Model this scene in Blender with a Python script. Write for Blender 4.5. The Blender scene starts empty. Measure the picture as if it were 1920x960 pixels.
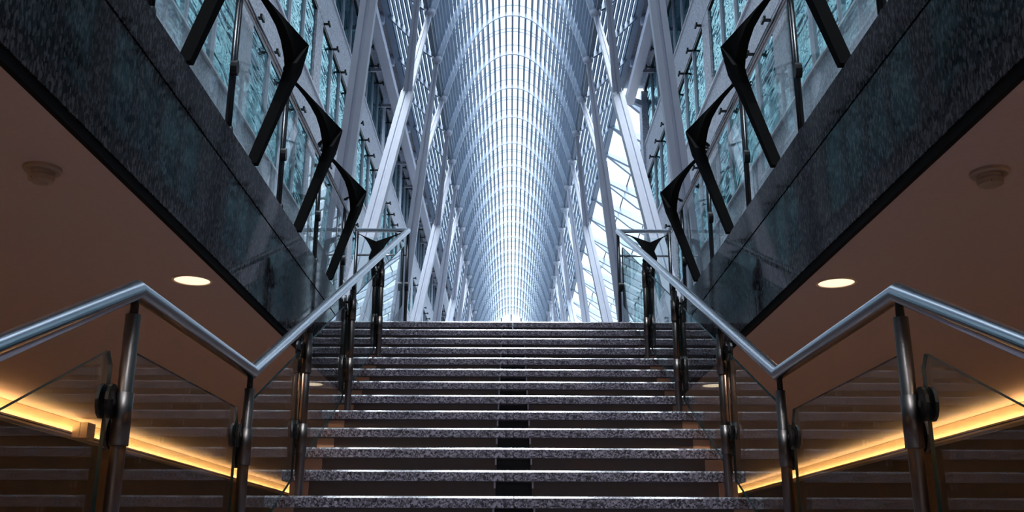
import bpy, bmesh, math, random
from mathutils import Vector, Matrix, Quaternion

random.seed(7)
scene = bpy.context.scene
COL = scene.collection
R = math.radians

# ------------------------------------------------------------------ camera
PITCH = math.atan(561 / 1854)
cam_d = bpy.data.cameras.new('camera')
cam_d.sensor_width = 36.0
cam_d.lens = 1854 / 1920 * 36.0
cam_d.clip_start = 0.02
cam_d.clip_end = 500
cam = bpy.data.objects.new('camera', cam_d)
COL.objects.link(cam)
cam.location = (0, 0, 0)
cam.rotation_mode = 'QUATERNION'
cam.rotation_quaternion = (Quaternion((0, 0, 1), R(-0.045)) @ Quaternion((1, 0, 0), math.pi / 2 + PITCH)
                           @ Quaternion((0, 0, 1), R(0.20)))
scene.camera = cam

# ------------------------------------------------------------------ overcast sky
world = bpy.data.worlds.new('overcast_sky')
scene.world = world
world.use_nodes = True
wn = world.node_tree
bg = wn.nodes['Background']
bg.inputs['Color'].default_value = (0.70, 0.86, 1.0, 1)
bg.inputs['Strength'].default_value = 1.95
sun_d = bpy.data.lights.new('hazy_sun', 'SUN')      # the bright part of the overcast, behind the viewer
sun_d.energy = 20.0
sun_d.angle = R(30)
sun_d.color = (0.86, 0.93, 1.0)
sun = bpy.data.objects.new('hazy_sun', sun_d)
COL.objects.link(sun)
sun.rotation_euler = (R(18), 0, R(0))

vs = scene.view_settings
vs.view_transform = 'Standard'
vs.look = 'None'
vs.exposure = 0.18
vs.gamma = 1.0
vs.use_curve_mapping = False
scene.cycles.transparent_max_bounces = 24
scene.cycles.max_bounces = 10
scene.cycles.diffuse_bounces = 5
scene.cycles.glossy_bounces = 5
scene.cycles.caustics_reflective = False
scene.cycles.caustics_refractive = False
scene.cycles.sample_clamp_indirect = 6.0

# ------------------------------------------------------------------ materials
def new_mat(name):
    m = bpy.data.materials.new(name)
    m.use_nodes = True
    nt = m.node_tree
    return m, nt, nt.nodes['Principled BSDF']


def plain(name, col, rough=0.5, metal=0.0, noise=0.08, scale=8.0, bump=0.0):
    m, nt, b = new_mat(name)
    tc = nt.nodes.new('ShaderNodeTexCoord')
    n = nt.nodes.new('ShaderNodeTexNoise')
    n.inputs['Scale'].default_value = scale
    n.inputs['Detail'].default_value = 4
    nt.links.new(tc.outputs['Object'], n.inputs['Vector'])
    r = nt.nodes.new('ShaderNodeValToRGB')
    r.color_ramp.elements[0].position = 0.3
    r.color_ramp.elements[1].position = 0.7
    r.color_ramp.elements[0].color = [c * (1 - noise) for c in col] + [1]
    r.color_ramp.elements[1].color = [min(1, c * (1 + noise)) for c in col] + [1]
    nt.links.new(n.outputs['Fac'], r.inputs['Fac'])
    nt.links.new(r.outputs['Color'], b.inputs['Base Color'])
    b.inputs['Roughness'].default_value = rough
    b.inputs['Metallic'].default_value = metal
    if bump:
        bp = nt.nodes.new('ShaderNodeBump')
        bp.inputs['Strength'].default_value = bump
        bp.inputs['Distance'].default_value = 0.01
        nt.links.new(n.outputs['Fac'], bp.inputs['Height'])
        nt.links.new(bp.outputs['Normal'], b.inputs['Normal'])
    return m


def granite(name, dark, mid, light, scale, rough, stretch=(1, 1, 1), spec=0.5, coat=0.0):
    m, nt, b = new_mat(name)
    tc = nt.nodes.new('ShaderNodeTexCoord')
    mp = nt.nodes.new('ShaderNodeMapping')
    mp.inputs['Scale'].default_value = stretch
    nt.links.new(tc.outputs['Object'], mp.inputs['Vector'])
    v = nt.nodes.new('ShaderNodeTexVoronoi')
    v.inputs['Scale'].default_value = scale
    nt.links.new(mp.outputs['Vector'], v.inputs['Vector'])
    n = nt.nodes.new('ShaderNodeTexNoise')
    n.inputs['Scale'].default_value = scale * 0.45
    n.inputs['Detail'].default_value = 6
    n.inputs['Roughness'].default_value = 0.7
    nt.links.new(mp.outputs['Vector'], n.inputs['Vector'])
    sep = nt.nodes.new('ShaderNodeSeparateColor')
    nt.links.new(v.outputs['Color'], sep.inputs['Color'])
    mix = nt.nodes.new('ShaderNodeMath')
    mix.operation = 'MULTIPLY_ADD'
    mix.inputs[1].default_value = 0.45
    nt.links.new(sep.outputs['Red'], mix.inputs[0])
    sub = nt.nodes.new('ShaderNodeMath')
    sub.operation = 'MULTIPLY'
    sub.inputs[1].default_value = 0.6
    nt.links.new(n.outputs['Fac'], sub.inputs[0])
    nt.links.new(sub.outputs[0], mix.inputs[2])
    r = nt.nodes.new('ShaderNodeValToRGB')
    e = r.color_ramp.elements
    e[0].position = 0.36
    e[0].color = dark + (1,)
    e[1].position = 0.72
    e[1].color = light + (1,)
    k = e.new(0.52)
    k.color = mid + (1,)
    nt.links.new(mix.outputs[0], r.inputs['Fac'])
    nt.links.new(r.outputs['Color'], b.inputs['Base Color'])
    b.inputs['Roughness'].default_value = rough
    b.inputs['Specular IOR Level'].default_value = spec
    b.inputs['Coat Weight'].default_value = coat
    return m


def thin_glass(name, tint, ior=1.5, rough=0.0):
    """a flat pane: both faces mirror by Fresnel, the rest passes straight through with a tint"""
    m = bpy.data.materials.new(name)
    m.use_nodes = True
    nt = m.node_tree
    nt.nodes.clear()
    out = nt.nodes.new('ShaderNodeOutputMaterial')
    geo = nt.nodes.new('ShaderNodeNewGeometry')
    mr = nt.nodes.new('ShaderNodeMapRange')
    mr.inputs['To Min'].default_value = ior
    mr.inputs['To Max'].default_value = 1 / ior
    nt.links.new(geo.outputs['Backfacing'], mr.inputs['Value'])
    fr = nt.nodes.new('ShaderNodeFresnel')
    nt.links.new(mr.outputs['Result'], fr.inputs['IOR'])
    tr = nt.nodes.new('ShaderNodeBsdfTransparent')
    tr.inputs['Color'].default_value = tint + (1,)
    n = nt.nodes.new('ShaderNodeTexNoise')
    n.inputs['Scale'].default_value = 0.8
    bp = nt.nodes.new('ShaderNodeBump')
    bp.inputs['Strength'].default_value = 0.02
    nt.links.new(n.outputs['Fac'], bp.inputs['Height'])
    gl = nt.nodes.new('ShaderNodeBsdfGlossy')
    gl.inputs['Roughness'].default_value = rough
    nt.links.new(bp.outputs['Normal'], gl.inputs['Normal'])
    mx = nt.nodes.new('ShaderNodeMixShader')
    nt.links.new(fr.outputs[0], mx.inputs[0])
    nt.links.new(tr.outputs[0], mx.inputs[1])
    nt.links.new(gl.outputs[0], mx.inputs[2])
    nt.links.new(mx.outputs[0], out.inputs['Surface'])
    return m


def emitter(name, col, strength):
    m = bpy.data.materials.new(name)
    m.use_nodes = True
    nt = m.node_tree
    nt.nodes.clear()
    out = nt.nodes.new('ShaderNodeOutputMaterial')
    e = nt.nodes.new('ShaderNodeEmission')
    e.inputs['Color'].default_value = col + (1,)
    e.inputs['Strength'].default_value = strength
    nt.links.new(e.outputs[0], out.inputs['Surface'])
    return m


def window_glass(name):
    """tinted facade pane, slightly rippled so that it mirrors the vault in waves"""
    m, nt, b = new_mat(name)
    tc = nt.nodes.new('ShaderNodeTexCoord')
    mp = nt.nodes.new('ShaderNodeMapping')
    mp.inputs['Scale'].default_value = (1, 0.55, 2.4)
    nt.links.new(tc.outputs['Object'], mp.inputs['Vector'])
    n = nt.nodes.new('ShaderNodeTexNoise')
    n.inputs['Scale'].default_value = 1.1
    n.inputs['Detail'].default_value = 1
    nt.links.new(mp.outputs['Vector'], n.inputs['Vector'])
    bp = nt.nodes.new('ShaderNodeBump')
    bp.inputs['Strength'].default_value = 0.45
    bp.inputs['Distance'].default_value = 0.10
    nt.links.new(n.outputs['Fac'], bp.inputs['Height'])
    nt.nodes.remove(b)
    df = nt.nodes.new('ShaderNodeBsdfDiffuse')
    df.inputs['Color'].default_value = (0.012, 0.085, 0.095, 1)
    gl = nt.nodes.new('ShaderNodeBsdfGlossy')
    gl.inputs['Color'].default_value = (0.33, 0.52, 0.55, 1)
    gl.inputs['Roughness'].default_value = 0.02
    nt.links.new(bp.outputs['Normal'], gl.inputs['Normal'])
    mx = nt.nodes.new('ShaderNodeMixShader')
    mx.inputs[0].default_value = 0.82
    nt.links.new(df.outputs[0], mx.inputs[1])
    nt.links.new(gl.outputs[0], mx.inputs[2])
    nt.links.new(mx.outputs[0], nt.nodes['Material Output'].inputs['Surface'])
    return m


def brushed(name, col, rough):
    m, nt, b = new_mat(name)
    tc = nt.nodes.new('ShaderNodeTexCoord')
    n = nt.nodes.new('ShaderNodeTexNoise')
    n.inputs['Scale'].default_value = 60
    nt.links.new(tc.outputs['Object'], n.inputs['Vector'])
    mr = nt.nodes.new('ShaderNodeMapRange')
    mr.inputs['To Min'].default_value = rough * 0.85
    mr.inputs['To Max'].default_value = rough * 1.15
    nt.links.new(n.outputs['Fac'], mr.inputs['Value'])
    nt.links.new(mr.outputs['Result'], b.inputs['Roughness'])
    b.inputs['Base Color'].default_value = col + (1,)
    b.inputs['Metallic'].default_value = 1.0
    return m


M = {}
M['granite'] = granite('dark_granite', (0.006, 0.0065, 0.008), (0.018, 0.019, 0.024), (0.085, 0.085, 0.097), 95, 0.04,
                       stretch=(1, 1, 0.45), spec=0.03)
M['tread'] = granite('tread_granite', (0.008, 0.0065, 0.009), (0.080, 0.071, 0.090), (0.24, 0.215, 0.26), 125, 0.3)
M['arris'] = granite('polished_arris', (0.03, 0.03, 0.035), (0.08, 0.075, 0.09), (0.2, 0.19, 0.22), 125, 0.12, spec=0.7)
M['riser'] = plain('riser_paint', (0.12, 0.095, 0.08), 0.55, noise=0.06, scale=20)
M['cheek'] = plain('cheek_paint', (0.55, 0.36, 0.23), 0.5, noise=0.04)
M['soffit'] = plain('soffit_paint', (0.43, 0.335, 0.325), 0.75, noise=0.03, scale=40)
M['cream'] = plain('cream_paint', (0.75, 0.62, 0.45), 0.6, noise=0.04)
M['lower_wall'] = plain('lower_wall_stone', (0.075, 0.05, 0.042), 0.45, noise=0.12, scale=5)
M['lower_floor'] = plain('lower_floor_stone', (0.50, 0.42, 0.36), 0.4, noise=0.15, scale=3)
M['floor'] = granite('gallery_floor', (0.08, 0.08, 0.085), (0.15, 0.145, 0.15), (0.22, 0.21, 0.22), 30, 0.25)
M['rail'] = brushed('brushed_steel', (0.66, 0.68, 0.72), 0.19)
M['post'] = brushed('post_steel', (0.12, 0.10, 0.092), 0.36)
M['fitting'] = plain('dark_fitting', (0.018, 0.018, 0.02), 0.35, metal=0.6, noise=0.05)
M['blade'] = plain('black_steel', (0.003, 0.003, 0.0035), 0.8, noise=0.1, scale=12)
M['blade'].node_tree.nodes['Principled BSDF'].inputs['Specular IOR Level'].default_value = 0.12
M['guard_post'] = brushed('guard_post_steel', (0.07, 0.07, 0.075), 0.3)
M['glass'] = thin_glass('clear_glass', (0.90, 0.955, 0.95), 1.45)
M['glass_edge'] = plain('glass_edge', (0.006, 0.026, 0.028), 0.15, noise=0.05)
M['roof_glass'] = thin_glass('roof_glass', (0.95, 0.975, 0.99), 1.3)
M['steel'] = plain('painted_steel', (0.15, 0.195, 0.26), 0.5, noise=0.05, scale=2)
M['arch'] = plain('arch_steel', (0.46, 0.53, 0.63), 0.45, noise=0.05, scale=2)
M['rib'] = plain('rib_steel', (0.34, 0.40, 0.47), 0.45, noise=0.05, scale=2)
M['tree'] = plain('tree_steel', (0.56, 0.59, 0.69), 0.42, noise=0.04, scale=1.5)
M['band'] = granite('facade_granite', (0.38, 0.39, 0.45), (0.54, 0.55, 0.62), (0.68, 0.69, 0.76), 22, 0.5)
M['sill'] = plain('sill_metal', (0.8, 0.82, 0.88), 0.3, noise=0.03)
M['mullion'] = plain('mullion_metal', (0.58, 0.58, 0.66), 0.35, metal=0.2, noise=0.04)
M['window'] = window_glass('teal_window')
M['dark_wall'] = plain('dark_interior', (0.03, 0.045, 0.05), 0.7)
M['lamp'] = emitter('warm_lamp', (1.0, 0.72, 0.50), 1.35)
M['tube'] = emitter('cove_tube', (1.0, 0.62, 0.26), 34.0)
M['detector'] = plain('detector_plastic', (0.26, 0.20, 0.17), 0.5, noise=0.02)
M['wood'] = plain('cove_box_paint', (0.72, 0.56, 0.38), 0.6, noise=0.05)

# ------------------------------------------------------------------ mesh helpers
class MB:
    """collects verts and faces for one mesh"""
    def __init__(self):
        self.v, self.f, self.smooth = [], [], []

    def add(self, verts, faces, smooth=False):
        o = len(self.v)
        self.v += [tuple(p) for p in verts]
        for f in faces:
            self.f.append([i + o for i in f])
            self.smooth.append(smooth)
        return self

    def box(self, x0, x1, y0, y1, z0, z1):
        x0, x1 = min(x0, x1), max(x0, x1)
        return self.add([(x0, y0, z0), (x1, y0, z0), (x1, y1, z0), (x0, y1, z0),
                         (x0, y0, z1), (x1, y0, z1), (x1, y1, z1), (x0, y1, z1)],
                        [(3, 2, 1, 0), (4, 5, 6, 7), (0, 1, 5, 4), (1, 2, 6, 5), (2, 3, 7, 6), (3, 0, 4, 7)])

    def loft(self, rings, smooth=False, cap=True):
        n = len(rings[0])
        verts = [p for r in rings for p in r]
        faces = []
        for a in range(len(rings) - 1):
            for i in range(n):
                j = (i + 1) % n
                faces.append((a * n + i, a * n + j, (a + 1) * n + j, (a + 1) * n + i))
        o = len(self.v)
        self.add(verts, faces, smooth)
        if cap:
            self.f.append([o + i for i in range(n)][::-1]); self.smooth.append(False)
            self.f.append([o + (len(rings) - 1) * n + i for i in range(n)]); self.smooth.append(False)
        return self

    def tube(self, pts, rad, n=12, cap=True):
        """round bar along a polyline, mitred at the corners; rad may be a list"""
        pts = [Vector(p) for p in pts]
        rads = rad if isinstance(rad, (list, tuple)) else [rad] * len(pts)
        d0 = (pts[1] - pts[0]).normalized()
        ref = Vector((0, 0, 1)) if abs(d0.z) < 0.9 else Vector((0, 1, 0))
        u = d0.cross(ref).normalized()
        w = u.cross(d0).normalized()
        ring = [pts[0] + (u * math.cos(2 * math.pi * i / n) + w * math.sin(2 * math.pi * i / n)) * rads[0] for i in range(n)]
        rings = [ring]
        for k in range(1, len(pts)):
            din = (pts[k] - pts[k - 1]).normalized()
            if k < len(pts) - 1:
                dout = (pts[k + 1] - pts[k]).normalized()
                nrm = (din + dout).normalized()
            else:
                nrm = din
            new = []
            for p in rings[-1]:
                # slide each ring point along the bar to the mitre plane
                t = (pts[k] - p).dot(nrm) / din.dot(nrm)
                q = p + din * t
                new.append(q)
            if rads[k] != rads[k - 1]:
                s = rads[k] / rads[k - 1]
                new = [pts[k] + (q - pts[k]) * s for q in new]
            rings.append(new)
        return self.loft(rings, smooth=True, cap=cap)

    def build(self, name, mat, parent=None, label=None, loc=(0, 0, 0)):
        return link(name, self.mesh(name, mat), parent, label, loc)

    def mesh(self, name, mat):
        me = bpy.data.meshes.new(name)
        me.from_pydata(self.v, [], self.f)
        me.polygons.foreach_set('use_smooth', self.smooth)
        me.materials.append(mat)
        bm = bmesh.new()
        bm.from_mesh(me)
        bmesh.ops.recalc_face_normals(bm, faces=bm.faces)
        bm.to_mesh(me)
        bm.free()
        me.update()
        return me


def link(name, mesh, parent=None, label=None, loc=(0, 0, 0)):
    o = bpy.data.objects.new(name, mesh)
    COL.objects.link(o)
    o.location = loc
    if parent is not None:
        o.parent = parent
    if label:
        o['label'] = label
    return o


def empty(name, loc=(0, 0, 0)):
    o = bpy.data.objects.new(name, None)
    COL.objects.link(o)
    o.location = loc
    o.empty_display_size = 0.2
    return o


def tag(o, label, cat=None, group=None, kind=None):
    o['label'] = label
    if cat:
        o['category'] = cat
    if group:
        o['group'] = group
    if kind or cat:
        o['kind'] = kind or 'thing'
    return o


def box_obj(name, mat, parent, *b, label=None):
    return MB().box(*b).build(name, mat, parent, label)


# ------------------------------------------------------------------ measures (metres, eye at z = 0)
XC = 0.018                      # axis of the stair and of the hall
G = 0.355                       # going
RISE = 0.4459 * G
Y0, Z0 = 14.586 * G, 0.809 * G  # nosing of the first tread in view
TOPI = 12
YT, ZT = Y0 + TOPI * G, Z0 + TOPI * RISE    # edge of the gallery floor
RX = 1.13                       # handrail and post plane
GX = 1.161                      # stair glass plane
TW = 1.27                       # half width of a tread
FX = 1.62                       # granite face of the floor opening
CZ = 1.49                       # brown soffit
WX = 5.12                       # lower side walls
LFZ = -1.80                     # lower floor
YF = 10.13                      # far guard
XF = 6.2                        # facades of the hall
S = 3.6                         # arch spacing
ARCH0 = 39.4


def sx(s, x):
    return XC + s * x


SIDE = {-1: 'left', 1: 'right'}

# ------------------------------------------------------------------ setting: floors, soffits, lower walls
lf = box_obj('floor_lower', M['lower_floor'], None, -9, 9, -12, 60, LFZ - 0.2, LFZ)
tag(lf, 'warm stone floor of the lower level under the stair', kind='structure')

gf = empty('floor', (0, YF, ZT))
tag(gf, 'polished granite floor of the upper hall', kind='structure')
MB().box(-7.5, 7.5, YF + 0.3, 99, ZT - 0.30, ZT).build('slab', M['floor'], gf).location = (0, -YF, -ZT)
for s in (-1, 1):
    MB().box(sx(s, FX + 0.30), sx(s, 7.5), -12, YF + 0.3, ZT - 0.30, ZT).build('slab', M['floor'], gf).location = (0, -YF, -ZT)

for s in (-1, 1):
    c = box_obj('ceiling_' + SIDE[s], M['soffit'], None, sx(s, FX + 0.03), sx(s, WX + 0.02), -12, 60, CZ, CZ + 0.05)
    tag(c, 'flat brown painted soffit beside the stair opening on the %s' % SIDE[s], kind='structure')
    w = box_obj('wall_' + SIDE[s] + '_lower', M['lower_wall'], None, sx(s, WX), sx(s, WX + 0.2), -12, 60, LFZ, CZ + 0.3)
    tag(w, 'dark lower wall below the glowing light cove on the %s' % SIDE[s], kind='structure')
c = box_obj('ceiling_far', M['soffit'], None, sx(-1, FX + 0.05), sx(1, FX + 0.05), YF + 0.30, 60, CZ, CZ + 0.05)
tag(c, 'brown soffit running on under the upper hall behind the stair', kind='structure')
w = box_obj('wall_far_lower', M['lower_wall'], None, -9, 9, 60, 60.2, LFZ, CZ + 0.3)
tag(w, 'dark far end wall of the lower level', kind='structure')
w = box_obj('wall_back_lower', M['lower_wall'], None, -9, 9, -12.2, -12, LFZ, ZT)
tag(w, 'dark lower wall behind the viewer', kind='structure')

# ------------------------------------------------------------------ granite edge of the opening
CURB = ZT + 0.145
JOINT = 2.09
for s in (-1, 1):
    t = empty('trim_' + SIDE[s], (sx(s, FX), YF, CZ))
    tag(t, 'polished dark granite fascia edging the floor opening on the %s' % SIDE[s], kind='structure')
    o = (-sx(s, FX), -YF, -CZ)
    prof = [(FX, JOINT + 0.007), (FX, CURB - 0.012), (FX + 0.012, CURB), (FX + 0.29, CURB), (FX + 0.30, CURB - 0.012), (FX + 0.30, JOINT + 0.007)]
    mb = MB().loft([[(sx(s, x), y, z) for x, z in prof] for y in (-12, YF + 0.0)])
    cs = mb.build('curb_stone', M['granite'], t, 'granite curb carrying the guard')
    cs.location = o
    cs.data.materials.append(M['arris'])
    for p in cs.data.polygons:
        if p.normal.x * s < -0.4 and p.normal.z > 0.4:
            p.material_index = 1
    MB().box(sx(s, FX), sx(s, FX + 0.28), -12, YF, CZ + 0.045, JOINT - 0.007).build('fascia_panel', M['granite'], t).location = o
    MB().box(sx(s, FX + 0.03), sx(s, FX + 0.27), -12, YF, JOINT - 0.02, JOINT + 0.02).build('joint', M['blade'], t).location = o
    MB().box(sx(s, FX + 0.006), sx(s, FX + 0.03), -12, YF, CZ - 0.002, CZ + 0.045).build('shadow_trim', M['blade'], t).location = o  # black strip painted in for the shadow gap below the granite
# far edge of the opening beside the stair head
for s in (-1, 1):
    t = empty('trim_far_' + SIDE[s], (sx(s, FX), YF, CZ))
    tag(t, 'granite return of the opening beside the stair head on the %s' % SIDE[s], kind='structure')
    o = (-sx(s, FX), -YF, -CZ)
    MB().box(sx(s, RX - 0.03), sx(s, FX + 0.30), YF, YF + 0.30, JOINT + 0.007, CURB).build('curb_stone', M['granite'], t).location = o
    MB().box(sx(s, TW + 0.01), sx(s, FX + 0.28), YF + 0.01, YF + 0.28, CZ + 0.06, JOINT - 0.007).build('fascia_panel', M['granite'], t).location = o

# ------------------------------------------------------------------ stair
st = empty('staircase', (XC, Y0, Z0))
tag(st, 'wide straight granite stair with recessed brown risers rising to the hall', 'staircase')
SO = (-XC, -Y0, -Z0)
TT = 0.058


def tread_mesh(s, depth, half=TW):
    prof = [(0, -TT), (0, -0.010), (0.0065, 0), (depth, 0), (depth, -TT)]
    xs = (0.0015, half)
    me = MB().loft([[(s * x, y, z) for y, z in prof] for x in xs]).mesh('tread', M['tread'])
    me.materials.append(M['arris'])
    for p in me.polygons:
        if p.normal.y < -0.5 and p.normal.z > 0.3:
            p.material_index = 1
    return me


T_M = {s: tread_mesh(s, G + 0.03) for s in (-1, 1)}
T_TOP = {s: tread_mesh(s, YF + 0.3 - YT) for s in (-1, 1)}
LAND_Y = 2.93
T_LAND = {s: tread_mesh(s, Y0 - 2 * G - LAND_Y + G + 0.03) for s in (-1, 1)}
RH = RISE - TT
r_mesh = {s: MB().box(s * 0.10, s * 1.13, 0, 0.012, 0, RH + 0.004).mesh('riser', M['riser']) for s in (-1, 1)}
c_mesh = {s: MB().box(s * 1.13, s * 1.235, 0, 0.02, 0, RH * 0.97).mesh('cheek_plate', M['cheek']) for s in (-1, 1)}
cl_mesh = MB().box(-0.11, 0.11, 0, 0.01, -0.02, RH + 0.004).mesh('riser_closure', M['fitting'])  # dark plate added behind the centre gap, standing in for its shade
tab_mesh = MB().box(-0.006, 0.006, 0, 0.02, -0.012, 0.012).mesh('tab', M['mullion'])
tab_mesh = MB().box(-0.005, 0.005, -0.012, 0.0, -0.035, 0.0).mesh('tab', M['mullion'])
steps = []
for i in range(-1, TOPI + 1):
    steps.append((Y0 + i * G, Z0 + i * RISE, T_TOP if i == TOPI else T_M))
steps.append((LAND_Y, Z0 - 2 * RISE, T_LAND))
for i in range(1, 15):
    steps.append((LAND_Y - i * G, Z0 - 2 * RISE - i * RISE, T_M))
for (y, z, tm) in steps:
    p = (SO[0] + XC, y + SO[1], z + SO[2])
    for s in (-1, 1):
        link('tread', tm[s], st, None, p)
        link('riser', r_mesh[s], st, None, (p[0], p[1] + 0.055, p[2] - RISE))
        link('cheek_plate', c_mesh[s], st, None, (p[0], p[1] + 0.05, p[2] - RISE))
        if s > 0:
            link('riser_closure', cl_mesh, st, None, (p[0], p[1] + 0.10, p[2] - RISE))
        link('tab', tab_mesh, st, None, (p[0] + s * 0.105, p[1] + 0.055, p[2] - TT))
# two steel stringers, each following both flights and the landing
zl = Z0 - 2 * RISE
for s in (-1, 1):
    for (xa, xb) in ((0.10, 0.30), (0.95, 1.13)):
        top = [(LAND_Y - 14 * G, zl - 14 * RISE - 0.22), (LAND_Y, zl - 0.22), (Y0 - 2 * G + 0.25, zl - 0.22), (YT + 0.3, ZT - 0.22), (YF + 0.3, ZT - 0.22)]
        rings = []
        for x in (xa, xb):
            rings.append([(s * x, y + SO[1], z + SO[2]) for y, z in top] +
                         [(s * x, y + SO[1], z - 0.22 + SO[2]) for y, z in reversed(top)])
        MB().loft(rings).build('stringer', M['riser'], st)

# ------------------------------------------------------------------ stair balustrades
ZR_L = 0.750                    # handrail level over the landing
Y_P1, Y_P2 = 4.214, 2.84
SL = 0.4459


def rail_z(y):
    if y > Y_P1:
        return ZR_L + (y - Y_P1) * SL * 0.985
    if y > Y_P2:
        return ZR_L
    return ZR_L - (Y_P2 - y) * SL


RAIL_TOP_Z = rail_z(YF)
RR = 0.029


def lug_mesh():
    mb = MB()
    for dx in (-0.013, 0.013):
        rings = []
        for x in (dx - 0.005, dx + 0.005):
            rings.append([(x, 0.040 * math.cos(a), 0.050 * math.sin(a)) for a in [2 * math.pi * k / 14 for k in range(14)]])
        mb.loft(rings)
    mb.tube([(-0.022, 0, 0), (0.022, 0, 0)], 0.010, 8)
    return mb.mesh('clamp', M['fitting'])


LUG = lug_mesh()


def rim(o):
    # the narrow edge faces of a pane are dark green
    o.data.materials.append(M['glass_edge'])
    for p in o.data.polygons:
        if p.area < 0.04 * sum(q.area for q in o.data.polygons):
            p.material_index = 1


def balustrade(s):
    root = empty('stair_balustrade', (sx(s, RX), Y_P1, Z0 - 2 * RISE))
    tag(root, 'steel handrail with posts and glass panels on the %s of the stair' % SIDE[s], 'balustrade',
        'stair balustrades')
    o = Vector((-sx(s, RX), -Y_P1, -(Z0 - 2 * RISE)))
    yb = Y_P2 - 4.2
    pts = [(sx(s, RX), yb, rail_z(yb)), (sx(s, RX), Y_P2, ZR_L), (sx(s, RX), Y_P1, ZR_L), (sx(s, RX), YF - 0.02, rail_z(YF - 0.02))]
    MB().tube(pts, RR, 20).build('handrail', M['rail'], root, 'brushed steel round handrail').location = o
    posts = [Y0 + 0.15 + k * 4 * G for k in range(3)] + [Y_P1 - 0.02, Y_P2 - 0.0, Y_P2 - 1.42]
    for y in posts:
        top = rail_z(y) - RR * 0.9
        if y >= Y0:
            i = int((y - Y0) / G)
            base = Z0 + i * RISE
        elif y > LAND_Y:
            base = Z0 - 2 * RISE
        elif y > LAND_Y - 0.2:
            base = Z0 - 2 * RISE - RISE
        else:
            base = Z0 - 2 * RISE - RISE * (int((LAND_Y - y) / G) + 1)
        x = sx(s, RX)
        h = top - base
        pm = MB()
        pm.tube([(0, 0, 0), (0, 0, h - 0.05)], 0.022, 16)
        post = pm.build('post', M['post'], root, None, o + Vector((x, y, base)))
        MB().tube([(0, 0, h - 0.06), (0, 0, h + 0.012)], 0.013, 12).build('neck', M['fitting'], post)
        for zc in ((0.33 * h, 0.79 * h) if y >= Y0 else (0.12 * h, 0.61 * h)):
            MB().tube([(0, 0, zc - 0.075), (0, 0, zc + 0.075)], 0.027, 16).build('sleeve', M['post'], post)
            link('clamp', LUG, post, None, (s * 0.031, -0.040, zc + 0.045))
            link('clamp', LUG, post, None, (s * 0.031, 0.040, zc - 0.035))
    # glass: one pane between each pair of posts, edges parallel to the rail
    ys = sorted(posts) + [YF - 0.05]
    for a, b in zip(ys[:-1], ys[1:]):
        ya, ybb = a + 0.045, b - 0.045
        def nose(y):
            if y > Y_P1:
                return max(Z0 + (y - Y0) * SL + 0.045, Z0 - 2 * RISE + 0.07)
            if y > Y_P2:
                return Z0 - 2 * RISE + 0.07
            return Z0 - 2 * RISE + 0.07 - (Y_P2 - y) * SL
        n = 6 if (a < Y_P1 < b) or True else 2
        yy = [ya + (ybb - ya) * k / n for k in range(n + 1)]
        outline = [(y, nose(y)) for y in yy]
        tz = lambda y: rail_z(y) - 0.165
        outline += [(ybb, tz(ybb) - 0.05), (ybb - 0.03, tz(ybb - 0.03))]
        outline += [(ya + 0.03, tz(ya + 0.03)), (ya, tz(ya) - 0.05)]
        mb = MB().loft([[(sx(s, GX) + dx, y, z) for y, z in outline] for dx in (-0.006, 0.006)])
        g = mb.build('glass_panel', M['glass'], root, 'clear glass infill panel')
        g.location = o
        rim(g)
    return root


for s in (-1, 1):
    balustrade(s)

# ------------------------------------------------------------------ black winged guard round the opening
GZ = RAIL_TOP_Z                 # guard rail level
GRX = 1.70                      # guard rail plane


def bracket_mesh(half, lean, stem_h, name='bracket'):
    """Y shaped blade: local u = along the guard, w = towards the void, z = up; base at z = 0"""
    H = GZ - CURB - 0.025       # wing tips
    N = stem_h                  # bottom of the V
    def off(u, z):
        return lean * min(1.0, max(0.0, z / N)) * (1 - (abs(u) / half) ** 1.0)
    def th(u, z):
        return 0.036 - 0.022 * abs(u) / half
    cols = 8
    mb = MB()
    # stem
    rings = []
    levels = [0.0, 0.25 * N, 0.5 * N, 0.66 * N, 0.80 * N, 0.99 * N]
    ws = [0.026, 0.03, 0.036, 0.048, 0.075, 0.012]
    for z, w in zip(levels, ws):
        t = 0.034
        c = off(0, z)
        rings.append([(-w, c - t, z), (w, c - t, z), (w, c + t, z), (-w, c + t, z)])
    mb.loft(rings)
    # two wings
    for sg in (-1, 1):
        rings = []
        for k in range(cols + 1):
            q = k / cols
            u = half * q
            top = N + (H - N) * q
            bot = 0.74 * N + (H - 0.02 - 0.74 * N) * (1 - (1 - q) ** 2.1)
            c1, c0 = off(u, top), off(u, min(bot, N))
            t = th(u, top)
            rings.append([(sg * u, c0 - t, bot), (sg * u, c0 + t, bot), (sg * u, c1 + t, top), (sg * u, c1 - t, top)])
        mb.loft(rings)
    return mb.mesh(name, M['blade'])


BR_SIDE = bracket_mesh(0.62, 0.27, 0.83)
BR_FAR = bracket_mesh(0.25, 0.16, 0.83)


def guard_post_mesh(h):
    mb = MB()
    for d in (-0.022, 0.022):
        mb.tube([(0, d, -0.16), (0, d, h)], 0.015, 8)
    return mb.mesh('post', M['guard_post'])


GP = guard_post_mesh(GZ - CURB - 0.015)
CL = MB()
rings = []
for x in (-0.012, 0.028):
    rings.append([(x, 0.03 * math.cos(a) - 0.035, 0.05 * math.sin(a)) for a in [2 * math.pi * k / 12 for k in range(12)]])
CL.loft(rings)
CLM = CL.mesh('clamp', M['fitting'])

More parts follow.
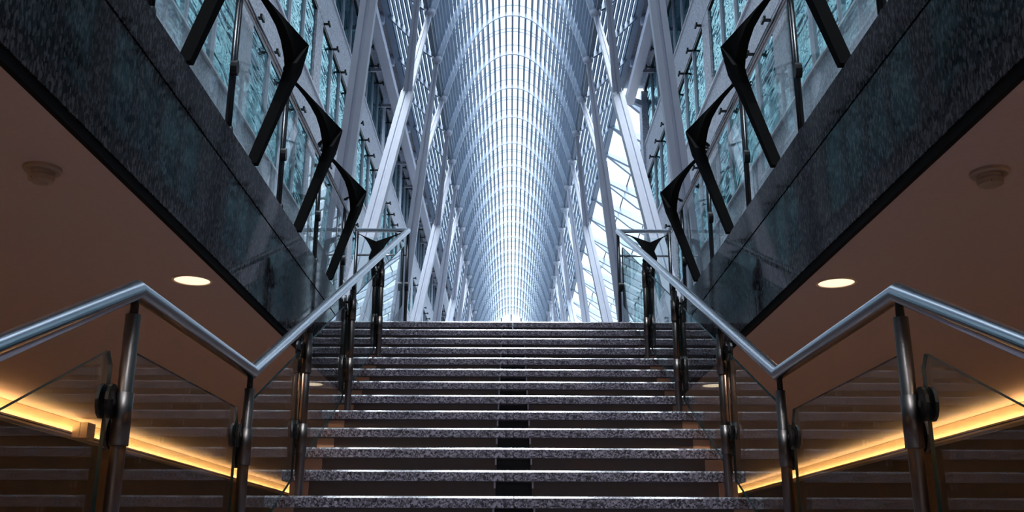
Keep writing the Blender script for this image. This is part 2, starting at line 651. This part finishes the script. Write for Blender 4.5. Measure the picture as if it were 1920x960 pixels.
BY = [0.43, 1.76, 3.09, 4.42, 5.75, 7.09, 8.45]
for s in (-1, 1):
    root = empty('winged_guardrail', (sx(s, GRX), YF, CURB))
    tag(root, 'glass guard on black winged brackets above the %s granite fascia' % SIDE[s], 'guardrail',
        'guards round the stair opening')
    o = Vector((-sx(s, GRX), -YF, -CURB))
    MB().tube([(sx(s, GRX), -4, GZ), (sx(s, GRX), YF, GZ), (sx(s, RX), YF, GZ)], 0.022, 12).build('rail', M['rail'], root).location = o
    MB().tube([(sx(s, GRX), YF + 0.03, GZ - 0.27), (sx(s, RX), YF + 0.03, GZ - 0.27)], 0.012, 8).build('lower_rail', M['rail'], root).location = o
    for y in BY:
        b = link('bracket', BR_SIDE, root, 'black winged steel blade', o + Vector((sx(s, GRX - 0.06), y, CURB)))
        b.rotation_euler = (0, 0, R(90) if s < 0 else R(-90))
        # local w (+y) must point to the axis
        b.rotation_euler = (0, 0, R(-90) if s < 0 else R(90))
    b = link('bracket', BR_FAR, root, 'black winged steel blade', o + Vector((sx(s, (GRX + RX) / 2 + 0.03), YF, CURB)))
    b.rotation_euler = (0, 0, math.pi)
    py = [y - 0.36 for y in BY] + [BY[-1] + 0.98]
    for y in py:
        p = link('post', GP, root, None, o + Vector((sx(s, GRX), y, CURB)))
        for zc in (0.03, 0.46):
            c = link('clamp', CLM, p, None, (s * -0.01, 0, zc))
    for x in (GRX - 0.02, RX - 0.0):
        p = link('post', GP, root, None, o + Vector((sx(s, x), YF, CURB)))
        link('clamp', CLM, p, None, (0, -0.01, 0.38))
    for a, b in zip(py[:-1], py[1:]):
        box_obj('glass_panel', M['glass'], root, sx(s, GRX + 0.03), sx(s, GRX + 0.042), a + 0.01, b - 0.01, CURB + 0.03, GZ - 0.06).location = o
    box_obj('glass_panel', M['glass'], root, sx(s, RX + 0.04), sx(s, GRX - 0.02), YF + 0.05, YF + 0.062, CURB + 0.01, GZ - 0.06).location = o

# ------------------------------------------------------------------ soffit fittings
def downlight(s, y, label):
    x = sx(s, 1.83)
    root = empty('recessed_downlight', (x, y, CZ))
    tag(root, label, 'ceiling light', 'recessed downlights beside the stair')
    n = 32
    ring = lambda r, z: [(r * math.cos(2 * math.pi * k / n), r * math.sin(2 * math.pi * k / n), z) for k in range(n)]
    MB().loft([ring(0.112, 0.0), ring(0.112, -0.006), ring(0.100, -0.006), ring(0.098, 0.0)], smooth=False, cap=False).build('trim_ring', M['cream'], root)
    MB().add(ring(0.099, -0.002), [list(range(n))]).build('lens', M['lamp'], root, 'glowing warm lens')
    ld = bpy.data.lights.new('downlight_lamp', 'SPOT')
    ld.energy = 54
    ld.color = (1.0, 0.70, 0.50)
    ld.spot_size = R(150)
    ld.spot_blend = 0.6
    ld.shadow_soft_size = 0.09
    lo = bpy.data.objects.new('lamp', ld)
    COL.objects.link(lo)
    lo.parent = root
    lo.location = (0, 0, -0.03)


FILL_LAMPS = {-1.68: 'warm downlight behind the viewer, first of the row', 1.87: 'warm downlight just outside the frame beside the lower flight',
        12.5: 'warm downlight under the hall just past the stair head', 16.1: 'last warm downlight under the hall'}  # unseen lamps added along the row to brighten the soffit
for s in (-1, 1):
    for y in (-1.68, 1.87, 5.42, 8.97, 12.5, 16.1):
        if y < 4 or y > 10:
            downlight(s, y, '%s in the %s soffit' % (FILL_LAMPS[y], SIDE[s]))
        elif y < 6:
            downlight(s, y, 'round warm downlight in the open brown soffit on the %s' % SIDE[s])
        else:
            downlight(s, y, 'small downlight glimpsed through the stair glass on the %s' % SIDE[s])
    # smoke detector: wide base, stepped head
    x, y = sx(s, 1.91), 3.72
    root = empty('smoke_detector', (x, y, CZ))
    tag(root, 'round smoke detector on the brown soffit on the %s' % SIDE[s], 'smoke detector', 'smoke detectors')
    n = 28
    ring = lambda r, z: [(r * math.cos(2 * math.pi * k / n), r * math.sin(2 * math.pi * k / n), z) for k in range(n)]
    MB().loft([ring(0.074, 0), ring(0.074, -0.012), ring(0.068, -0.020)], smooth=False).build('base', M['detector'], root)
    h = MB().loft([ring(0.050, -0.020), ring(0.050, -0.034), ring(0.046, -0.034), ring(0.046, -0.038), ring(0.052, -0.038), ring(0.048, -0.058), ring(0.03, -0.066)]).build('head', M['detector'], root)
    MB().box(-0.02, 0.015, -0.046, -0.043, -0.056, -0.053).build('vent', M['fitting'], h)

# ------------------------------------------------------------------ light coves at the lower walls
for s in (-1, 1):
    root = empty('light_cove', (sx(s, WX), 3, CZ - 0.2))
    tag(root, 'long glowing amber light cove where soffit meets the %s wall' % SIDE[s], 'light', 'light coves')
    o = Vector((-sx(s, WX), -3, -(CZ - 0.2)))
    ya, yb = -11.8, 59.8
    MB().box(sx(s, WX - 0.012), sx(s, WX - 0.002), ya, yb, CZ - 0.22, CZ - 0.004).build('backing_board', M['cream'], root).location = o
    MB().box(sx(s, WX - 0.12), sx(s, WX - 0.012), ya, yb, CZ - 0.215, CZ - 0.205).build('ledge', M['cream'], root).location = o
    MB().box(sx(s, WX - 0.130), sx(s, WX - 0.12), ya, yb, CZ - 0.215, CZ - 0.165).build('lip', M['cream'], root, 'pale lip of the cove').location = o
    MB().box(sx(s, WX - 0.132), sx(s, WX - 0.13), ya, yb, CZ - 0.196, CZ - 0.184).build('groove', M['fitting'], root, 'black groove along the lip').location = o
    MB().tube([(sx(s, WX - 0.065), ya, CZ - 0.185), (sx(s, WX - 0.065), yb, CZ - 0.185)], 0.012, 8).build('lamp_tube', M['tube'], root, 'glowing amber tube').location = o

jb = empty('junction_box', (sx(-1, WX - 0.135), 11.3, CZ - 0.235))
tag(jb, 'small pale junction box clamped on the left light cove', 'junction box')
MB().box(0.0, 0.085, 0.0, 0.22, 0.0, 0.175).build('box_body', M['wood'], jb)
MB().box(0.09, 0.17, 0.0, 0.22, 0.0, 0.175).build('box_cover', M['wood'], jb)

# ------------------------------------------------------------------ vault of the hall
VH, VA, VB, VXS = 23.4, 0.300, 0.0175, 3.05


def vz(x):
    return VH - VA * x * x - VB * x ** 4


def vn(x):
    return Vector((2 * VA * x + 4 * VB * x ** 3, 1.0)).normalized()


VZS = vz(VXS)
EX = 5.1                        # outer edge of the wing roofs
EZ = VZS + (EX - VXS)


def arc_points(step):
    """points and outward normals along half the parabola by arc length, x from 0 to VXS"""
    pts, acc, x, last = [], 0.0, 0.0, None
    target = 0.0
    dx = 0.002
    while x <= VXS + 1e-6:
        z = vz(x)
        if last:
            acc += math.hypot(x - last[0], z - last[1])
        if acc >= target - 1e-9:
            n = vn(x)
            pts.append((x, z, n.x, n.y))
            target += step
        last = (x, z)
        x += dx
    return pts


HALF = arc_points(0.295)
profile_nodes = [(-x, z, -nx, nz) for x, z, nx, nz in reversed(HALF[1:])] + HALF     # full vault
WING = []
wl = math.hypot(EX - VXS, EZ - VZS)
for k in range(1, 10):
    q = k / 9.6
    for s in (-1, 1):
        WING.append((s * (VXS + (EX - VXS) * q), VZS + (EZ - VZS) * q, s * -0.7071, 0.7071))

K0, K1 = -13, 16
vault = empty('glass_vault', (XC, ARCH0, ZT))
tag(vault, 'tall parabolic vault of pale steel arches, fins and glass over the hall', kind='structure')
VO = Vector((-XC, -ARCH0, -ZT))


def fin_mesh(x, z, nx, nz):
    t = Vector((nz, -nx))
    n = Vector((nx, nz))
    hw, lo, hi = 0.043, 0.03, 0.13
    rings = []
    for y, e in ((0.0, 0.0), (0.5, -0.02), (S - 0.5, -0.02), (S, 0.0)):
        ring = []
        for (a, b) in ((-hw, lo + e), (hw, lo + e), (hw * 0.6, hi), (-hw * 0.6, hi)):
            p = Vector((x, z)) + t * a + n * b
            ring.append((p.x, y, p.y))
        rings.append(ring)
    return MB().loft(rings)


fins = [fin_mesh(*p) for p in profile_nodes + WING]
fin_meshes = [f.mesh('fin', M['steel']) for f in fins]
PART_BAYS = [-1, 0, 1, 2, 3]
far = MB()
for k in range(K0, K1):
    y = ARCH0 + k * S
    if k in PART_BAYS:
        for fm in fin_meshes:
            link('fin', fm, vault, None, VO + Vector((XC, y, 0)))
    else:
        for f in fins:
            far.add([(a[0] + XC, a[1] + y, a[2]) for a in f.v], f.f)
fo = far.build('distant_fins', M['steel'], vault, None, VO)
fo['kind'] = 'stuff'

# arches, valley beams, glass sheets and glazing bars: one each per bay
am = MB()
rings = []
NA = 40
def arch_pt(x):
    return vz(x), vn(x)
for i in range(NA + 1):
    x = -VXS + 2 * VXS * i / NA
    z, n = arch_pt(x)
    r = []
    for (dy, dn) in ((-0.045, -0.20), (0.045, -0.20), (0.03, 0.03), (-0.03, 0.03)):
        r.append((x + n.x * dn, dy, z + n.y * dn))
    rings.append(r)
am.loft(rings)
arch_m = am.mesh('arch', M['arch'])
bar = MB()
rings = []
for i in range(NA + 1):
    x = -VXS + 2 * VXS * i / NA
    z, n = arch_pt(x)
    rings.append([(x + n.x * dn, dy, z + n.y * dn) for (dy, dn) in ((-0.012, 0.105), (0.012, 0.105), (0.012, 0.145), (-0.012, 0.145))])
bar.loft(rings)
bar_m = bar.mesh('glazing_bar', M['steel'])
gl = MB()
v, f = [], []
prof = [(-EX, EZ, -0.7071 * -1, 0.7071)]
line = []
for i in range(NA + 1):
    x = -VXS + 2 * VXS * i / NA
    z, n = arch_pt(x)
    line.append((x + n.x * 0.13, z + n.y * 0.13))
for (x, z) in line:
    v += [(x, 0, z), (x, S, z)]
f = [(2 * i, 2 * i + 2, 2 * i + 3, 2 * i + 1) for i in range(NA)]
gl.add(v, f)
glass_m = gl.mesh('glass_sheet', M['roof_glass'])
wing_glass = {}
wing_beam = {}
for s in (-1, 1):
    w = MB()
    p0 = (s * (VXS - 0.05), VZS + 0.22)
    p1 = (s * EX, EZ + 0.22)
    w.add([(p0[0], 0, p0[1]), (p1[0], 0, p1[1]), (p1[0], S, p1[1]), (p0[0], S, p0[1])], [(0, 1, 2, 3)])
    wing_glass[s] = w.mesh('glass_sheet', M['roof_glass'])
    w = MB()
    rings = []
    for (x, z, d) in ((VXS - 0.05, VZS + 0.02, 0.10), (VXS + 0.5, VZS + 0.45, 0.16), (EX, EZ, 0.12)):
        rings.append([(s * x, -0.07, z - d), (s * x, 0.07, z - d), (s * x, 0.05, z + d), (s * x, -0.05, z + d)])
    w.loft(rings)
    wing_beam[s] = w.mesh('wing_beam', M['steel'])
for k in range(K0, K1 + 1):
    y = ARCH0 + k * S
    p = VO + Vector((XC, y, 0))
    link('arch', arch_m, vault, None, p)
    for s in (-1, 1):
        link('wing_beam', wing_beam[s], vault, None, p)
    if k < K1:
        link('glass_sheet', glass_m, vault, None, p)
        for s in (-1, 1):
            link('glass_sheet', wing_glass[s], vault, None, p)
        for q in (0.10, 0.46, 0.54, 0.90):
            link('glazing_bar', bar_m, vault, None, p + Vector((0, q * S, 0)))
for s in (-1, 1):
    MB().box(sx(s, EX - 0.12), sx(s, EX + 0.14), ARCH0 + K0 * S, ARCH0 + K1 * S, EZ - 0.14, EZ + 0.10).build('edge_beam', M['steel'], vault, None, VO)
    MB().box(sx(s, VXS - 0.03), sx(s, VXS + 0.03), ARCH0 + K0 * S, ARCH0 + K1 * S, VZS + 0.10, VZS + 0.16).build('valley_beam', M['steel'], vault, None, VO)

# ------------------------------------------------------------------ tree columns
YTREE = 41.2
ZB = ZT


def limb(mb_name, a, b, wa, wb, parent, label=None):
    """H-grooved tapering steel limb from a to b"""
    a, b = Vector(a), Vector(b)
    d = (b - a).normalized()
    u = Vector((1, 0, 0)) - d * d.x
    u.normalize()
    w = d.cross(u).normalized()
    rings = []
    for c, h in ((a, wa), (b, wb)):
        p = []
        for (i, j) in ((-1, -0.7), (-0.22, -0.7), (-0.12, -0.42), (0.12, -0.42), (0.22, -0.7), (1, -0.7), (1, 0.7), (0.22, 0.7), (0.12, 0.42), (-0.12, 0.42), (-0.22, 0.7), (-1, 0.7)):
            p.append(c + u * (h * i / 2) + w * (h * j / 2))
        rings.append(p)
    return MB().loft(rings).build(mb_name, M['tree'], parent, label)


def tree(s, yc, label):
    root = empty('tree_column', (sx(s, 5.5), yc, ZB))
    tag(root, label, 'column', 'steel tree columns of the hall')
    inw = -s
    H = VZS - ZB
    zk = 15.2 - ZB
    t = zk / H
    XI = 5.5 - VXS
    MB().loft([[(-.42, -.5, 0), (.42, -.5, 0), (.42, .5, 0), (-.42, .5, 0)], [(-.32, -.4, .35), (.32, -.4, .35), (.32, .4, .35), (-.32, .4, .35)]]).build('pedestal', M['band'], root)
    for sg in (-1, 1):
        foot = (0, sg * 0.22, 0.2)
        knee = (inw * XI * t, sg * 1.5 * S * t, zk)
        far_tip = (inw * XI, sg * 1.5 * S, H - 0.05)
        near_tip = (inw * XI, sg * 0.5 * S, H - 0.05)
        limb('limb', foot, knee, 0.52, 0.40, root)
        limb('branch', knee, far_tip, 0.34, 0.17, root)
        limb('branch', knee, near_tip, 0.30, 0.17, root)
        for tip in (far_tip, near_tip):
            MB().tube([(tip[0], tip[1], tip[2] - 0.12), (tip[0], tip[1], tip[2] - 0.06), (tip[0], tip[1], tip[2] + 0.10)], [0.13, 0.19, 0.22], 12).build('cap', M['tree'], root)
    return root


ORDN = ['nearest', 'second', 'third', 'fourth', 'farthest']
for s in (-1, 1):
    for m in range(-1, 4):
        tree(s, YTREE + 14.4 * m, '%s of the forked steel tree columns on the %s of the hall' % (ORDN[m + 1], SIDE[s]))

# ------------------------------------------------------------------ facades
ROWS = [5.25, 9.60, 13.95, 18.30]
WH = 2.78
BAY = 7.8
PIER0 = 27.9
PW = 1.0
FTOP = 24.0


def facade(s, y_from, y_to):
    root = empty('wall_' + SIDE[s], (sx(s, XF), y_from, ZT))
    tag(root, 'grey granite facade with rows of teal windows along the %s of the hall' % SIDE[s], kind='structure')
    o = Vector((-sx(s, XF), -y_from, -ZT))
    # dark core behind the windows
    MB().box(sx(s, XF + 0.35), sx(s, XF + 0.7), y_from, y_to, ZT, FTOP).build('core', M['dark_wall'], root, None, o)
    # bands
    edges = [ZT] + [e for r in ROWS for e in (r, r + WH)] + [FTOP]
    for za, zb in zip(edges[0::2], edges[1::2]):
        MB().box(sx(s, XF), sx(s, XF + 0.35), y_from, y_to, za, zb).build('spandrel_band', M['band'], root, None, o)
    for r in ROWS:
        MB().box(sx(s, XF - 0.05), sx(s, XF + 0.30), y_from, y_to, r - 0.045, r + 0.012).build('sill', M['sill'], root, None, o)
        MB().box(sx(s, XF + 0.02), sx(s, XF + 0.30), y_from, y_to, r + WH - 0.09, r + WH - 0.005).build('head_profile', M['fitting'], root, None, o)
    n0 = math.floor((y_from - PIER0) / BAY)
    n1 = math.ceil((y_to - PIER0) / BAY)
    cw = (BAY - PW) / 4
    pier_m = MB().box(0, s * 0.33, 0, PW, 0, WH).mesh('pier', M['band'])
    pane_m = MB().box(s * 0.07, s * 0.09, 0.03, cw - 0.03, 0.02, WH - 0.1).mesh('window_pane', M['window'])
    mul_m = MB().box(s * 0.00, s * 0.20, -0.03, 0.03, 0, WH - 0.08).mesh('mullion', M['mullion'])
    cm = MB().box(s * -0.16, s * 0.06, -0.03, 0.03, -0.03, 0.03).box(s * -0.20, s * -0.14, -0.14, 0.14, -0.045, 0.045)
    clip_m = cm.mesh('clamp', M['fitting'])
    for n in range(n0, n1):
        yb = PIER0 + n * BAY
        for r in ROWS:
            for j in range(5):
                if j == 0:
                    if y_from <= yb and yb + PW <= y_to:
                        link('pier', pier_m, root, None, o + Vector((sx(s, XF + 0.01), yb, r)))
                    continue
                y = yb + PW + (j - 1) * cw
                if y < y_from or y + cw > y_to:
                    continue
                link('window_pane', pane_m, root, None, o + Vector((sx(s, XF), y, r)))
                if j > 1:
                    link('mullion', mul_m, root, None, o + Vector((sx(s, XF), y, r)))
                link('clamp', clip_m, root, None, o + Vector((sx(s, XF), y + 0.05, r + WH - 0.02)))
    # ledge between the facade head and the vault edge, with brackets under it
    MB().box(sx(s, EX + 0.14), sx(s, XF + 0.4), y_from, y_to, EZ + 0.02, EZ + 0.16).build('eaves_slab', M['band'], root, None, o)
    MB().box(sx(s, EX + 0.22), sx(s, EX + 0.62), y_from, y_to, EZ - 0.85, EZ - 0.45).build('gutter_beam', M['mullion'], root, None, o)
    bm = MB().box(s * (EX + 0.12), s * (EX + 0.72), -0.08, 0.08, EZ - 0.45, EZ + 0.02).box(s * (EX + 0.62), s * (XF + 0.05), -0.05, 0.05, EZ - 0.75, EZ - 0.6).mesh('eaves_bracket', M['mullion'])
    k = math.ceil((y_from - ARCH0) / S)
    while ARCH0 + k * S < y_to:
        link('eaves_bracket', bm, root, None, o + Vector((XC, ARCH0 + k * S, 0)))
        k += 1
    return root


YEND = ARCH0 + K1 * S
RIGHT_END = 42.5
facade(-1, -7.0, YEND)
facade(1, -7.0, RIGHT_END)

# ------------------------------------------------------------------ side atrium on the right: sloping glass roof with paired ribs
atr = empty('atrium_roof', (sx(1, EX), RIGHT_END, EZ))
tag(atr, 'sloping glass roof with paired white ribs opening off the right of the hall', kind='structure')
AO = Vector((-sx(1, EX), -RIGHT_END, -EZ))
AX = 15.0
SLOPE = 0.56


def az(x):
    return EZ - SLOPE * (x - EX)


for k in range(0, 16):
    y = ARCH0 + k * S
    if y < RIGHT_END - 3:
        continue
    for sg in (-1, 1):
        rings = []
        for (x, dep) in ((EX, 0.16), (EX + 2.2, 0.45), (AX, 0.25)):
            yy = y + sg * 0.34 * min(x - EX, 2.2) + sg * 0.02 * max(0, x - EX - 2.2)
            rings.append([(sx(1, x), yy - 0.13, az(x) - dep), (sx(1, x), yy + 0.13, az(x) - dep), (sx(1, x), yy + 0.13, az(x)), (sx(1, x), yy - 0.13, az(x))])
        MB().loft(rings).build('rib', M['rib'], atr, None, AO)
for j in range(1, 7):
    x = EX + j * 1.5
    MB().box(sx(1, x - 0.03), sx(1, x + 0.03), RIGHT_END - 1, YEND, az(x) - 0.02, az(x) + 0.06).build('glazing_bar', M['fitting'], atr, None, AO)
for j in range(7):
    xa, xb = EX + j * 1.5, EX + (j + 1) * 1.5
    MB().add([(sx(1, xa), RIGHT_END - 1, az(xa) + 0.05), (sx(1, xb), RIGHT_END - 1, az(xb) + 0.05), (sx(1, xb), YEND, az(xb) + 0.05), (sx(1, xa), YEND, az(xa) + 0.05)], [(0, 1, 2, 3)]).build('glass_sheet', M['roof_glass'], atr, None, AO)

# end of the right facade: pier seen edge-on
pe = MB().box(sx(1, XF - 0.1), sx(1, XF + 1.2), RIGHT_END, RIGHT_END + 0.9, ZT, EZ - 0.1).build('trim_facade_end', M['band'])
tag(pe, 'grey pier closing the end of the right facade beside the side atrium', kind='structure')

# ------------------------------------------------------------------ far end of the hall
ew = empty('window_1', (XC, YEND, ZT))
tag(ew, 'glazed end wall closing the far end of the vault', kind='structure')
EO = Vector((-XC, -YEND, -ZT))
for i in range(-5, 6):
    x = i * 1.0
    ztop = vz(x) if abs(x) <= VXS else VZS + abs(x) - VXS
    MB().box(XC + x - 0.07, XC + x + 0.07, YEND + 0.1, YEND + 0.25, ZT, ztop).build('mullion', M['steel'], ew, None, EO)
for z in range(4, 23, 2):
    hw = 5.1 if z < VZS else math.sqrt((VH - z) / 0.42)
    MB().box(XC - hw, XC + hw, YEND + 0.1, YEND + 0.22, z - 0.06, z + 0.06).build('transom', M['steel'], ew, None, EO)
MB().add([(XC - 6.2, YEND + 0.17, ZT), (XC + 6.2, YEND + 0.17, ZT), (XC + 6.2, YEND + 0.17, VZS + 2), (XC + 3, YEND + 0.17, VZS + 0.3), (XC, YEND + 0.17, VH), (XC - 3, YEND + 0.17, VZS + .3), (XC - 6.2, YEND + 0.17, VZS + 2)], [(0, 1, 2, 3, 4, 5, 6)]).build('pane', M['roof_glass'], ew, None, EO)

# ------------------------------------------------------------------ unseen surfaces added to block light at the near end and the atrium
nw = box_obj('wall_back', M['band'], None, -XF - 0.7, XF + 0.7, -7.9, -7.45, ZT, 22.0)
tag(nw, 'grey granite wall behind the viewer closing the near end of the hall', kind='structure')
aw = box_obj('wall_atrium', M['band'], None, sx(1, AX + 0.6), sx(1, AX + 1.0), RIGHT_END, YEND, ZT, az(AX + 0.6))
tag(aw, 'low grey wall under the outer edge of the atrium roof', kind='structure')
af = box_obj('floor_atrium', M['floor'], None, 7.5, sx(1, AX + 1.0), RIGHT_END, YEND, ZT - 0.3, ZT)
tag(af, 'granite floor of the side atrium', kind='structure')
